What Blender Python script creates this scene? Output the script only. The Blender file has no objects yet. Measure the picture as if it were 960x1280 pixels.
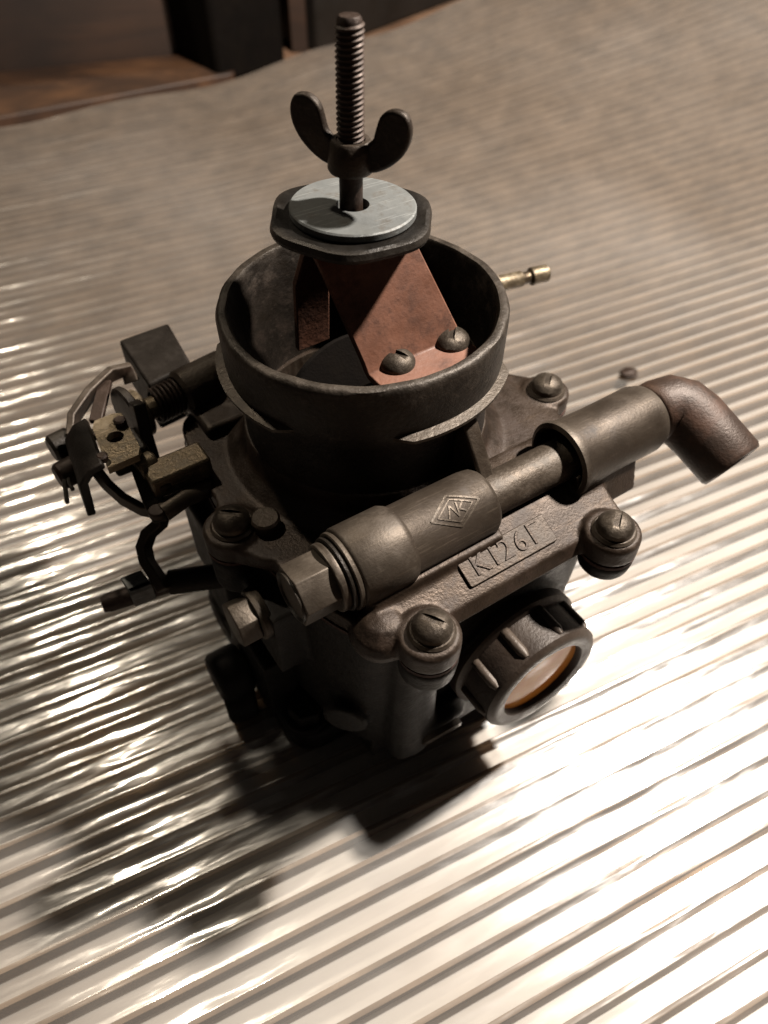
import bpy, bmesh, math, random
from mathutils import Vector, Matrix, noise

random.seed(7)
S = 0.001                      # everything below is written in millimetres
sc = bpy.context.scene
col = sc.collection
PI = math.pi
T = 16.0                       # level of the sheet's upper face (mm)
ZB = T - 7.4                   # level of the bench

# ------------------------------------------------------------------ camera
FPX, PITCH = 967.0, math.radians(48.5)
CAM = Vector((4.7, -147.0, 230.6))
cd = bpy.data.cameras.new('camera')
cam = bpy.data.objects.new('camera', cd)
col.objects.link(cam)
cam.location = CAM * S
cam.rotation_euler = (PI / 2 - PITCH, 0, 0)
cd.sensor_fit = 'VERTICAL'
cd.sensor_height = 32
cd.lens = FPX / 1280 * 32
cd.clip_start, cd.clip_end = 0.005, 20
cd.dof.use_dof = True
cd.dof.focus_distance = 0.163
cd.dof.aperture_fstop = 14
sc.camera = cam

# ------------------------------------------------------------------ light
w = bpy.data.worlds.new('World')
sc.world = w
w.use_nodes = True
w.node_tree.nodes['Background'].inputs[0].default_value = (1.0, 0.86, 0.74, 1)
w.node_tree.nodes['Background'].inputs[1].default_value = 0.034
def lamp(name, az, el, dist, watt, colour, size):
    ld = bpy.data.lights.new(name, 'POINT'); ld.energy = watt; ld.color = colour; ld.shadow_soft_size = size
    o = bpy.data.objects.new(name, ld); col.objects.link(o)
    az, el = math.radians(az), math.radians(el)
    o.location = (dist * math.cos(el) * math.cos(az), dist * math.cos(el) * math.sin(az), dist * math.sin(el))
lamp('work_lamp', 18.0, 60.0, 0.54, 38, (1.0, 0.91, 0.81), 0.013)    # small bare lamp close by on the right
lamp('room_lamp', 134, 58, 1.60, 36, (1.0, 0.86, 0.67), 0.04)        # weaker lamp across the room
sc.view_settings.view_transform = 'Standard'
sc.view_settings.look = 'None'
sc.view_settings.exposure = 0
sc.view_settings.gamma = 1
sc.cycles.max_bounces = 10
sc.cycles.transparent_max_bounces = 16
sc.cycles.caustics_reflective = False
sc.cycles.caustics_refractive = False
sc.cycles.sample_clamp_indirect = 4
sc.cycles.use_denoising = True

# ------------------------------------------------------------------ pixel -> place
CA = math.radians(33.2)        # how far the carburetor is turned on the table
Fv = Vector((0, math.cos(PITCH), -math.sin(PITCH)))
Uv = Vector((0, math.sin(PITCH), math.cos(PITCH)))
def ray(x, y): return Fv + Vector((1, 0, 0)) * (x - 480) / FPX - Uv * (y - 640) / FPX
def W(x, y, z):                # photo pixel on the level z, world mm
    r = ray(x, y); return CAM + r * ((z - CAM.z) / r.z)
def L(x, y, z):                # the same in the carburetor's own axes
    p = W(x, y, z); c, s = math.cos(CA), math.sin(CA)
    return Vector((c * p.x + s * p.y, -s * p.x + c * p.y, p.z))

# ------------------------------------------------------------------ materials
def nodes(name):
    m = bpy.data.materials.new(name); m.use_nodes = True
    nt = m.node_tree; b = nt.nodes['Principled BSDF']
    return m, nt, b
def N(nt, t, **k):
    n = nt.nodes.new(t)
    for a, v in k.items():
        if a in n.inputs: n.inputs[a].default_value = v
        else: setattr(n, a, v)
    return n
def ramp(nt, fac, stops):
    r = nt.nodes.new('ShaderNodeValToRGB'); e = r.color_ramp.elements
    while len(e) < len(stops): e.new(0.5)
    for q, (p, c) in zip(e, stops):
        q.position = p; q.color = (*c, 1) if len(c) == 3 else c
    nt.links.new(fac, r.inputs[0]); return r.outputs[0]
def g(v): return (v, v, v)
def worn(name, c0, c1, c2, metal=0.6, rough=(0.35, 0.6), scale=70, bump=0.25, fine=1400, rust=None, rust_at=0.58, edge=None, spec=0.35, dark=0.34, scratch=0.0, warm=(0.52, 0.455, 0.385)):
    """Aged metal: three tones mixed by noise, patches of rust or dust, bright worn edges, pitted relief."""
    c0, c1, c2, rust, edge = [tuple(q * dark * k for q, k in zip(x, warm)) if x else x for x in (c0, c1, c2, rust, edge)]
    m, nt, b = nodes(name); lk = nt.links.new
    tc = N(nt, 'ShaderNodeTexCoord')
    n1 = N(nt, 'ShaderNodeTexNoise', Scale=scale, Detail=9.0, Roughness=0.65); lk(tc.outputs['Object'], n1.inputs['Vector'])
    n2 = N(nt, 'ShaderNodeTexNoise', Scale=fine, Detail=5.0, Roughness=0.6); lk(tc.outputs['Object'], n2.inputs['Vector'])
    n3 = N(nt, 'ShaderNodeTexNoise', Scale=scale * 2.7, Detail=7.0, Roughness=0.7); lk(tc.outputs['Object'], n3.inputs['Vector'])
    c = ramp(nt, n1.outputs['Fac'], [(0.30, c0), (0.52, c1), (0.72, c2)])
    if rust:
        f = ramp(nt, n3.outputs['Fac'], [(rust_at - 0.07, g(0)), (rust_at + 0.09, g(1))])
        mx = N(nt, 'ShaderNodeMix', data_type='RGBA'); lk(f, mx.inputs[0]); lk(c, mx.inputs[6]); mx.inputs[7].default_value = (*rust, 1); c = mx.outputs[2]
        mm = N(nt, 'ShaderNodeMapRange'); lk(f, mm.inputs[0]); mm.inputs[3].default_value = metal; mm.inputs[4].default_value = metal * 0.25
        lk(mm.outputs[0], b.inputs['Metallic'])
    else:
        b.inputs['Metallic'].default_value = metal
    if edge:
        ge = N(nt, 'ShaderNodeNewGeometry')
        ad = N(nt, 'ShaderNodeMath', operation='MULTIPLY_ADD'); lk(n3.outputs['Fac'], ad.inputs[0]); ad.inputs[1].default_value = 0.10; lk(ge.outputs['Pointiness'], ad.inputs[2])
        f2 = ramp(nt, ad.outputs[0], [(0.575, g(0)), (0.64, g(1))])
        mx = N(nt, 'ShaderNodeMix', data_type='RGBA'); lk(f2, mx.inputs[0]); lk(c, mx.inputs[6]); mx.inputs[7].default_value = (*edge, 1); c = mx.outputs[2]
    if scratch:
        mp = N(nt, 'ShaderNodeMapping'); mp.inputs['Rotation'].default_value = (0.5, 0.4, 0.9); mp.inputs['Scale'].default_value = (90, 2600, 2600); lk(tc.outputs['Object'], mp.inputs['Vector'])
        ns = N(nt, 'ShaderNodeTexNoise', Scale=1.0, Detail=3.0); lk(mp.outputs[0], ns.inputs['Vector'])
        f3 = ramp(nt, ns.outputs['Fac'], [(0.60, g(0)), (0.68, g(scratch))])
        mx = N(nt, 'ShaderNodeMix', data_type='RGBA'); lk(f3, mx.inputs[0]); lk(c, mx.inputs[6]); mx.inputs[7].default_value = (*[min(1, q * 2.6) for q in c2], 1); c = mx.outputs[2]
    lk(c, b.inputs['Base Color'])
    rr = N(nt, 'ShaderNodeMapRange'); lk(n3.outputs['Fac'], rr.inputs[0]); rr.inputs[1].default_value = 0.3; rr.inputs[2].default_value = 0.7
    rr.inputs[3].default_value, rr.inputs[4].default_value = rough; lk(rr.outputs[0], b.inputs['Roughness'])
    b.inputs['Specular IOR Level'].default_value = spec
    s = N(nt, 'ShaderNodeMath', operation='ADD'); lk(n2.outputs['Fac'], s.inputs[0]); lk(n3.outputs['Fac'], s.inputs[1])
    bp = N(nt, 'ShaderNodeBump', Strength=bump, Distance=0.0006); lk(s.outputs[0], bp.inputs['Height']); lk(bp.outputs[0], b.inputs['Normal'])
    return m
M = {}
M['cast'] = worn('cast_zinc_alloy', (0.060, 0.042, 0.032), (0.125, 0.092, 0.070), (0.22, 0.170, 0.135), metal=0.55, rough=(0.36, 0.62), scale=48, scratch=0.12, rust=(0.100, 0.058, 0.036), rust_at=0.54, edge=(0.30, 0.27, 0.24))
M['cast_pol'] = worn('rubbed_zinc_alloy', (0.12, 0.10, 0.085), (0.21, 0.18, 0.155), (0.30, 0.27, 0.24), metal=0.55, rough=(0.40, 0.60), bump=0.14, dark=0.30, scratch=0.22, scale=45, rust=(0.10, 0.072, 0.055), rust_at=0.60, edge=(0.42, 0.39, 0.36))
M['horn'] = worn('grimy_air_horn', (0.050, 0.042, 0.036), (0.085, 0.072, 0.062), (0.14, 0.12, 0.105), metal=0.45, dark=0.21, rough=(0.36, 0.6), bump=0.35, fine=900, scratch=0.3, rust=(0.080, 0.050, 0.032), edge=(0.42, 0.38, 0.34))
M['body'] = worn('shade_dark_body', (0.030, 0.024, 0.020), (0.055, 0.043, 0.035), (0.085, 0.066, 0.054), dark=0.12, spec=0.2, metal=0.3, rough=(0.45, 0.7), rust=(0.055, 0.036, 0.024), edge=(0.14, 0.115, 0.095))  # colour taken far down to stand in for shade on the lower castings
M['black'] = worn('blackened_steel', (0.014, 0.012, 0.010), (0.028, 0.024, 0.020), (0.055, 0.047, 0.040), metal=0.4, rough=(0.35, 0.55), edge=(0.10, 0.09, 0.08))
M['rustbolt'] = worn('rusty_steel', (0.030, 0.016, 0.011), (0.058, 0.032, 0.022), (0.10, 0.062, 0.046), metal=0.45, rough=(0.4, 0.7), scale=160, rust=(0.10, 0.042, 0.022), rust_at=0.55, edge=(0.13, 0.085, 0.065))
M['wing'] = worn('brown_wing_nut', (0.035, 0.022, 0.015), (0.065, 0.045, 0.032), (0.11, 0.082, 0.06), metal=0.5, rough=(0.4, 0.62), scale=140, rust=(0.075, 0.040, 0.024), edge=(0.17, 0.14, 0.115))
M['zinc'] = worn('zinc_plated_washer', (0.34, 0.34, 0.33), (0.46, 0.465, 0.46), (0.56, 0.56, 0.55), metal=0.25, rough=(0.42, 0.6), scale=110, bump=0.10, rust=(0.27, 0.24, 0.21), rust_at=0.60, dark=0.36, scratch=0.3, warm=(0.58, 0.60, 0.60))
M['screw'] = worn('steel_screw', (0.13, 0.11, 0.095), (0.26, 0.23, 0.20), (0.40, 0.37, 0.33), metal=0.65, rough=(0.38, 0.58), dark=0.24, scale=220, rust=(0.10, 0.07, 0.05), rust_at=0.62, edge=(0.5, 0.46, 0.42))
M['redstrap'] = worn('red_oxide_strap', (0.13, 0.060, 0.040), (0.23, 0.112, 0.080), (0.34, 0.185, 0.14), metal=0.0, rough=(0.5, 0.75), scale=75, rust=(0.10, 0.045, 0.03), rust_at=0.58, bump=0.22, fine=700, dark=0.90)
M['brass'] = worn('dull_brass', (0.17, 0.135, 0.095), (0.30, 0.25, 0.19), (0.46, 0.40, 0.31), metal=0.7, rough=(0.32, 0.52), scale=150, dark=0.36, scratch=0.8, rust=(0.11, 0.075, 0.05), rust_at=0.54, edge=(0.6, 0.54, 0.42))
M['elbow'] = worn('brown_elbow', (0.075, 0.048, 0.038), (0.12, 0.085, 0.072), (0.17, 0.135, 0.12), metal=0.35, rough=(0.42, 0.60), scale=40, dark=0.42, rust=(0.16, 0.080, 0.050), rust_at=0.57, edge=(0.20, 0.12, 0.085))
M['gasket'] = worn('red_brown_gasket', (0.09, 0.035, 0.022), (0.16, 0.055, 0.035), (0.25, 0.08, 0.05), metal=0, rough=(0.7, 0.9), scale=300)
M['plastic'] = worn('dark_bakelite', (0.050, 0.038, 0.033), (0.085, 0.068, 0.060), (0.12, 0.10, 0.09), dark=0.6, metal=0.15, rough=(0.36, 0.55), scale=90, edge=(0.18, 0.155, 0.14))

M['shade_black'] = worn('black_for_shade', (0.008, 0.005, 0.003), (0.014, 0.009, 0.006), (0.022, 0.016, 0.010), metal=0.0, rough=(0.75, 0.95), spec=0.1)  # near-black colour standing in for shade inside the horn and in the back gap
def mat_glass():
    m, nt, b = nodes('amber_sight_glass')
    tc = N(nt, 'ShaderNodeTexCoord'); n = N(nt, 'ShaderNodeTexNoise', Scale=130.0, Detail=5.0); nt.links.new(tc.outputs['Object'], n.inputs['Vector'])
    nt.links.new(ramp(nt, n.outputs['Fac'], [(0.3, (0.80, 0.26, 0.04)), (0.55, (0.90, 0.40, 0.09)), (0.75, (0.92, 0.55, 0.20))]), b.inputs['Base Color'])
    b.inputs['Roughness'].default_value = 0.10
    b.inputs['Coat Weight'].default_value = 0.0; b.inputs['Specular IOR Level'].default_value = 0.22; b.inputs['Coat Roughness'].default_value = 0.04
    b.inputs['Subsurface Weight'].default_value = 0.0
    return m
M['glass'] = mat_glass()

SH = math.radians(25.5)        # direction of the sheet's ribs on the table
def mat_sheet(name, milky, glossy_rough, tint, bump=0.46):
    """Thin clear polycarbonate: light passes straight through, a little milky scatter, Fresnel gloss with ripples along the ribs."""
    m, nt, b = nodes(name); nt.nodes.remove(b); lk = nt.links.new
    out = nt.nodes['Material Output']
    tc = N(nt, 'ShaderNodeTexCoord')
    mp = N(nt, 'ShaderNodeMapping'); mp.inputs['Scale'].default_value = (30, 120, 60); lk(tc.outputs['Object'], mp.inputs['Vector'])
    n1 = N(nt, 'ShaderNodeTexNoise', Scale=1.0, Detail=2.0, Roughness=0.45); lk(mp.outputs[0], n1.inputs['Vector'])
    mp2 = N(nt, 'ShaderNodeMapping'); mp2.inputs['Scale'].default_value = (70, 260, 100); lk(tc.outputs['Object'], mp2.inputs['Vector'])
    n2 = N(nt, 'ShaderNodeTexNoise', Scale=1.0, Detail=3.0); lk(mp2.outputs[0], n2.inputs['Vector'])
    ad = N(nt, 'ShaderNodeMath', operation='MULTIPLY_ADD'); lk(n2.outputs['Fac'], ad.inputs[0]); ad.inputs[1].default_value = 0.14; lk(n1.outputs['Fac'], ad.inputs[2])
    bp = N(nt, 'ShaderNodeBump', Strength=bump, Distance=0.0024); lk(ad.outputs[0], bp.inputs['Height'])
    n3 = N(nt, 'ShaderNodeTexNoise', Scale=5.0, Detail=5.0, Roughness=0.5); lk(tc.outputs['Object'], n3.inputs['Vector'])
    tr = N(nt, 'ShaderNodeBsdfTransparent'); tr.inputs[0].default_value = (*tint, 1)
    df = N(nt, 'ShaderNodeBsdfDiffuse'); tl = N(nt, 'ShaderNodeBsdfTranslucent'); lk(bp.outputs[0], df.inputs['Normal'])
    dirt = ramp(nt, n3.outputs['Fac'], [(0.35, (0.58, 0.555, 0.52)), (0.6, (0.75, 0.735, 0.71)), (0.75, (0.83, 0.82, 0.80))])
    lk(dirt, df.inputs[0]); lk(dirt, tl.inputs[0])
    mk = N(nt, 'ShaderNodeMixShader'); mk.inputs[0].default_value = 0.15; lk(df.outputs[0], mk.inputs[1]); lk(tl.outputs[0], mk.inputs[2])
    mf = N(nt, 'ShaderNodeMapRange'); lk(n3.outputs['Fac'], mf.inputs[0]); mf.inputs[1].default_value = 0.3; mf.inputs[2].default_value = 0.75
    mf.inputs[3].default_value = milky * 0.75; mf.inputs[4].default_value = milky * 1.3
    m1 = N(nt, 'ShaderNodeMixShader'); lk(mf.outputs[0], m1.inputs[0]); lk(tr.outputs[0], m1.inputs[1]); lk(mk.outputs[0], m1.inputs[2])
    gl = N(nt, 'ShaderNodeBsdfGlossy', Roughness=glossy_rough); lk(bp.outputs[0], gl.inputs['Normal'])
    g2 = N(nt, 'ShaderNodeBsdfGlossy', Roughness=glossy_rough + 0.16); lk(bp.outputs[0], g2.inputs['Normal'])
    gm = N(nt, 'ShaderNodeMixShader'); gm.inputs[0].default_value = 0.40; lk(gl.outputs[0], gm.inputs[1]); lk(g2.outputs[0], gm.inputs[2]); gl = gm
    lw = N(nt, 'ShaderNodeLayerWeight', Blend=0.5); lk(bp.outputs[0], lw.inputs['Normal'])        # same reflectance from both sides of the thin skin
    pw = N(nt, 'ShaderNodeMath', operation='POWER'); lk(lw.outputs['Facing'], pw.inputs[0]); pw.inputs[1].default_value = 5.0
    fr = N(nt, 'ShaderNodeMath', operation='MULTIPLY_ADD'); lk(pw.outputs[0], fr.inputs[0]); fr.inputs[1].default_value = 0.86; fr.inputs[2].default_value = 0.14
    m2 = N(nt, 'ShaderNodeMixShader'); lk(fr.outputs[0], m2.inputs[0]); lk(m1.outputs[0], m2.inputs[1]); lk(gl.outputs[0], m2.inputs[2])
    lk(m2.outputs[0], out.inputs['Surface'])
    return m
M['skin'] = mat_sheet('polycarbonate_skin', 0.11, 0.12, (0.96, 0.94, 0.91))
M['skin_low'] = mat_sheet('polycarbonate_lower_skin', 0.54, 0.25, (0.93, 0.91, 0.88), 0.2)
def mat_web():
    """the ribs: dusty, dark amber edge-on plastic"""
    m, nt, b = nodes('polycarbonate_web'); nt.nodes.remove(b); lk = nt.links.new
    tr = N(nt, 'ShaderNodeBsdfTransparent'); tr.inputs[0].default_value = (0.50, 0.41, 0.32, 1)
    df = N(nt, 'ShaderNodeBsdfDiffuse'); df.inputs[0].default_value = (0.13, 0.095, 0.07, 1)
    tc = N(nt, 'ShaderNodeTexCoord'); n = N(nt, 'ShaderNodeTexNoise', Scale=60.0, Detail=4.0); lk(tc.outputs['Object'], n.inputs['Vector'])
    lk(ramp(nt, n.outputs['Fac'], [(0.3, (0.16, 0.115, 0.08)), (0.7, (0.32, 0.24, 0.175))]), df.inputs[0])
    mx = N(nt, 'ShaderNodeMixShader'); mx.inputs[0].default_value = 0.55; lk(tr.outputs[0], mx.inputs[1]); lk(df.outputs[0], mx.inputs[2])
    lk(mx.outputs[0], nt.nodes['Material Output'].inputs['Surface']); return m
M['web'] = mat_web()

def mat_wood(name, c0, c1, c2, sc_=(6, 60, 60)):
    m, nt, b = nodes(name); lk = nt.links.new
    tc = N(nt, 'ShaderNodeTexCoord'); mp = N(nt, 'ShaderNodeMapping'); mp.inputs['Scale'].default_value = sc_; lk(tc.outputs['Object'], mp.inputs['Vector'])
    n = N(nt, 'ShaderNodeTexNoise', Scale=1.0, Detail=9.0, Roughness=0.6, Distortion=0.8); lk(mp.outputs[0], n.inputs['Vector'])
    n2 = N(nt, 'ShaderNodeTexNoise', Scale=12.0, Detail=6.0); lk(tc.outputs['Object'], n2.inputs['Vector'])
    c = ramp(nt, n.outputs['Fac'], [(0.3, c0), (0.5, c1), (0.7, c2)])
    mx = N(nt, 'ShaderNodeMix', data_type='RGBA', blend_type='MULTIPLY'); mx.inputs[0].default_value = 0.7; lk(c, mx.inputs[6])
    lk(ramp(nt, n2.outputs['Fac'], [(0.35, g(0.35)), (0.6, g(1))]), mx.inputs[7]); lk(mx.outputs[2], b.inputs['Base Color'])
    b.inputs['Roughness'].default_value = 0.6
    bp = N(nt, 'ShaderNodeBump', Strength=0.4, Distance=0.001); lk(n.outputs['Fac'], bp.inputs['Height']); lk(bp.outputs[0], b.inputs['Normal'])
    return m
M['bench'] = mat_wood('worn_bench_wood', (0.15, 0.080, 0.046), (0.24, 0.140, 0.085), (0.34, 0.225, 0.150))
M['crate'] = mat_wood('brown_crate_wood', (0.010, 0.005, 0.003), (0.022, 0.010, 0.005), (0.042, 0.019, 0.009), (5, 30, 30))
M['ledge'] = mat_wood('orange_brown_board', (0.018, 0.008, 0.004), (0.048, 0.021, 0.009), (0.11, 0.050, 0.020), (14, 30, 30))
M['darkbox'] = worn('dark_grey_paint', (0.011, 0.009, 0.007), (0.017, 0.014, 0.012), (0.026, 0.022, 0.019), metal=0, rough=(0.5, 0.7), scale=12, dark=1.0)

# ------------------------------------------------------------------ mesh helpers
def fr(axis):
    return Vector(axis).normalized().to_track_quat('Z', 'Y').to_matrix()
def ring_faces(bm, A, B, flip=False):
    n = len(A)
    for i in range(n):
        q = (A[i], A[(i + 1) % n], B[(i + 1) % n], B[i])
        bm.faces.new(q if not flip else q[::-1])
def lathe(bm, prof, c=(0, 0, 0), axis=(0, 0, 1), seg=48, closed=False, r_mod=None):
    """prof: (radius, height) pairs from the bottom up the outside; closed joins last to first."""
    R = fr(axis); c = Vector(c); rings = []
    for r, z in prof:
        if r < 1e-6:
            rings.append([bm.verts.new((c + R @ Vector((0, 0, z))) * S)])
        else:
            rings.append([bm.verts.new((c + R @ Vector((r * (r_mod(t, r, z) if r_mod else 1) * math.cos(t), r * (r_mod(t, r, z) if r_mod else 1) * math.sin(t), z))) * S)
                          for t in (2 * PI * i / seg for i in range(seg))])
    pairs = list(zip(rings, rings[1:])) + ([(rings[-1], rings[0])] if closed else [])
    for A, B in pairs:
        if len(A) == 1 and len(B) == 1: continue
        if len(A) == 1:
            for i in range(seg): bm.faces.new((A[0], B[(i + 1) % seg], B[i]))
        elif len(B) == 1:
            for i in range(seg): bm.faces.new((A[i], A[(i + 1) % seg], B[0]))
        else: ring_faces(bm, A, B)
    return bm
def cyl(bm, c, axis, r, h, ch=0.6, seg=40, r2=None):
    r2 = r if r2 is None else r2
    return lathe(bm, [(0, 0), (r - ch, 0), (r, ch), (r2, h - ch), (r2 - ch, h), (0, h)], c, axis, seg)
def prism(bm, pts, z0, z1, top=1.0, ctr=(0, 0)):
    lo_ = [bm.verts.new((x * S, y * S, z0 * S)) for x, y in pts]
    hi = [bm.verts.new(((ctr[0] + (x - ctr[0]) * top) * S, (ctr[1] + (y - ctr[1]) * top) * S, z1 * S)) for x, y in pts]
    ring_faces(bm, lo_, hi); bm.faces.new(lo_[::-1]); bm.faces.new(hi); return bm
def extrude_pts(bm, pts, d):
    """polygon of 3-D points (mm) pushed along the vector d"""
    A = [bm.verts.new(Vector(p) * S) for p in pts]; B = [bm.verts.new((Vector(p) + Vector(d)) * S) for p in pts]
    ring_faces(bm, A, B); bm.faces.new(A[::-1]); bm.faces.new(B); return bm
def box(bm, c, size, rot=None):
    R = rot or Matrix.Identity(3); v = []
    for sz in (-1, 1):
        for sx, sy in ((-1, -1), (1, -1), (1, 1), (-1, 1)):
            v.append(bm.verts.new((Vector(c) + R @ Vector((sx * size[0] / 2, sy * size[1] / 2, sz * size[2] / 2))) * S))
    for f in ((3, 2, 1, 0), (4, 5, 6, 7), (0, 1, 5, 4), (1, 2, 6, 5), (2, 3, 7, 6), (3, 0, 4, 7)): bm.faces.new([v[i] for i in f])
    return bm
def tube(bm, path, rad, seg=20, flat=None, open_end=False):
    """swept round bar through the points; flat = (width, thickness) sweeps a strip instead"""
    P = [Vector(p) for p in path]; n = len(P); rad = rad if isinstance(rad, (list, tuple)) else [rad] * n
    rings = []; up = None
    for i, p in enumerate(P):
        d = (P[min(i + 1, n - 1)] - P[max(i - 1, 0)]).normalized()
        if up is None: up = Vector((0, 0, 1)) if abs(d.z) < 0.9 else Vector((0, 1, 0))
        sd = d.cross(up).normalized(); up = sd.cross(d).normalized()
        k = 1.0
        if 0 < i < n - 1:
            cs = (P[i] - P[i - 1]).normalized().dot((P[i + 1] - P[i]).normalized()); k = 1 / max(0.6, math.sqrt(max(0.0, (1 + cs) / 2)))
        if flat:
            q = [(-flat[0] / 2, -flat[1] / 2), (flat[0] / 2, -flat[1] / 2), (flat[0] / 2, flat[1] / 2), (-flat[0] / 2, flat[1] / 2)]
            rings.append([bm.verts.new((p + sd * a + up * b_) * S) for a, b_ in q])
        else:
            rings.append([bm.verts.new((p + sd * rad[i] * math.cos(t) + up * rad[i] * math.sin(t)) * S) for t in (2 * PI * j / seg for j in range(seg))])
    for A, B in zip(rings, rings[1:]): ring_faces(bm, A, B, True)
    bm.faces.new(rings[0])
    if not open_end: bm.faces.new(rings[-1][::-1])
    return bm
def rpoly(pts, r, n=5):
    out = []; k = len(pts)
    for i in range(k):
        p = Vector(pts[i]); a = (Vector(pts[i - 1]) - p); b_ = (Vector(pts[(i + 1) % k]) - p)
        rr = min(r, a.length * 0.45, b_.length * 0.45); a.normalize(); b_.normalize()
        s, e = p + a * rr, p + b_ * rr
        for j in range(n + 1):
            t = j / n; out.append(tuple((1 - t) ** 2 * s + 2 * t * (1 - t) * p + t * t * e))
    return out
def circ(r, n=24, c=(0, 0)): return [(c[0] + r * math.cos(2 * PI * i / n), c[1] + r * math.sin(2 * PI * i / n)) for i in range(n)]
def new(): return bmesh.new()
def obj(name, bm, mat, parent=None, ang=38, bevel=0, remesh=0, smooth=0, label=None, seg=2):
    bmesh.ops.recalc_face_normals(bm, faces=bm.faces)
    me = bpy.data.meshes.new(name); bm.to_mesh(me); bm.free()
    me.materials.append(M[mat] if isinstance(mat, str) else mat)
    for p in me.polygons: p.use_smooth = True
    o = bpy.data.objects.new(name, me); col.objects.link(o); o.parent = parent
    if remesh:
        r = o.modifiers.new('remesh', 'REMESH'); r.mode = 'VOXEL'; r.voxel_size = remesh * S; r.use_smooth_shade = True
        s = o.modifiers.new('smooth', 'SMOOTH'); s.factor = 0.5; s.iterations = smooth
    else:
        if bevel:
            b = o.modifiers.new('bevel', 'BEVEL'); b.width = bevel * S; b.segments = seg; b.limit_method = 'ANGLE'; b.angle_limit = math.radians(40)
        me.set_sharp_from_angle(angle=math.radians(ang if not bevel else 75))
    if label: o['label'] = label
    return o

def bore(o, r, z0, z1):
    """drill the air passage through a casting"""
    bm = new(); cyl(bm, (0, 0, z0), (0, 0, 1), r, z1 - z0, seg=64)
    c = obj('cutter', bm, o.data.materials[0])
    m = o.modifiers.new('bore', 'BOOLEAN'); m.operation = 'DIFFERENCE'; m.object = c; m.solver = 'MANIFOLD'
    bpy.context.view_layer.update()
    me = bpy.data.meshes.new_from_object(o.evaluated_get(bpy.context.evaluated_depsgraph_get()))
    o.modifiers.clear(); o.data = me; me.set_sharp_from_angle(angle=math.radians(50))
    bpy.data.objects.remove(c)

# ================================================================== SETTING
b_ = new(); box(b_, (100, 250, ZB - 20), (2400, 2000, 40)); o = obj('workbench_top', b_, 'bench'); o['kind'] = 'structure'
b_ = new(); box(b_, (100, 1260, 500), (2400, 20, 1200)); o = obj('back_wall', b_, 'darkbox'); o['kind'] = 'structure'

# ---- twin-wall polycarbonate sheet: upper skin, lower skin and every upright rib between them
du, dv = Vector((math.cos(SH), math.sin(SH))), Vector((-math.sin(SH), math.cos(SH)))
PITCHR, V0, NC, U0, U1, TH = 7.6, -240.0, 91, -420.0, 690.0, 6.0
def sst(a, b, x):
    t = min(1, max(0, (x - a) / (b - a))); return t * t * (3 - 2 * t)
def lift(u, v):                # the sheet bows up off the bench towards its far corner
    k = sst(40, 480, v) * max(0.0, (u - 20) / 290.0) ** 1.5 * 34
    k += sst(300, 460, v) * 2.2 * (1 + math.sin(u * 0.045 + 0.6))
    return k
sheet = bpy.data.objects.new('polycarbonate_sheet', None); col.objects.link(sheet)
sheet.rotation_euler = (0, 0, SH); sheet.location.z = T * S
sheet['label'] = 'clear ribbed twin-wall plastic sheet lying under the carburetor'
sheet['category'] = 'plastic sheet'
def skin(name, z, mat, sub, step, sag):
    nu = int((U1 - U0) / step) + 1
    vs = []; fs = []
    ts = [0, 0.045, 0.10, 0.24, 0.41, 0.59, 0.76, 0.90, 0.955] if sub == 9 else [j / sub for j in range(sub)]
    cols = [V0 + (i + t) * PITCHR for i in range(NC) for t in ts] + [V0 + NC * PITCHR]
    for j, v in enumerate(cols):
        gr = 0.20 if (t_ := ts[j % sub]) == 0 and sub == 9 else 0.0      # groove where the skin is drawn in along a rib
        t = ts[j % sub]; ci = j // sub
        for i in range(nu):
            u = U0 + i * step
            a = sag * (0.75 + 0.5 * noise.noise((u * 0.014, ci * 3.1, 0.0)))
            zz = z - a * math.sin(PI * t) ** 0.8 * (1 + 0.25 * math.sin(ci * 1.7)) + 0.10 * noise.noise((u * 0.05, v * 0.3, 4.0)) + lift(u, v) - gr
            vs.append((u * S, v * S, zz * S))
    for j in range(len(cols) - 1):
        for i in range(nu - 1):
            a = j * nu + i; fs.append((a, a + 1, a + nu + 1, a + nu))
    me = bpy.data.meshes.new(name); me.from_pydata(vs, [], fs); me.materials.append(M[mat])
    me.polygons.foreach_set('use_smooth', [True] * len(fs))
    o = bpy.data.objects.new(name, me); col.objects.link(o); o.parent = sheet; return o
skin('upper_skin', 0.0, 'skin', 9, 5.0, 0.80)
skin('lower_skin', -TH, 'skin_low', 2, 12.0, 0.0)
for i in range(NC + 1):
    v = V0 + i * PITCHR; vs = []; fs = []; nu = int((U1 - U0) / 12) + 1
    for k in range(nu):
        u = U0 + k * 12; h = lift(u, v)
        for dvv, zz in ((-0.62, -0.42), (0.62, -0.42), (0.5, -TH + 0.1), (-0.5, -TH + 0.1)):
            vs.append((u * S, (v + dvv) * S, (zz + h) * S))
    for k in range(nu - 1):
        for q in range(4): fs.append((k * 4 + q, k * 4 + (q + 1) % 4, k * 4 + 4 + (q + 1) % 4, k * 4 + 4 + q))
    me = bpy.data.meshes.new('rib'); me.from_pydata(vs, [], fs); me.materials.append(M['web'])
    o = bpy.data.objects.new('rib', me); col.objects.link(o); o.parent = sheet

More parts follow.
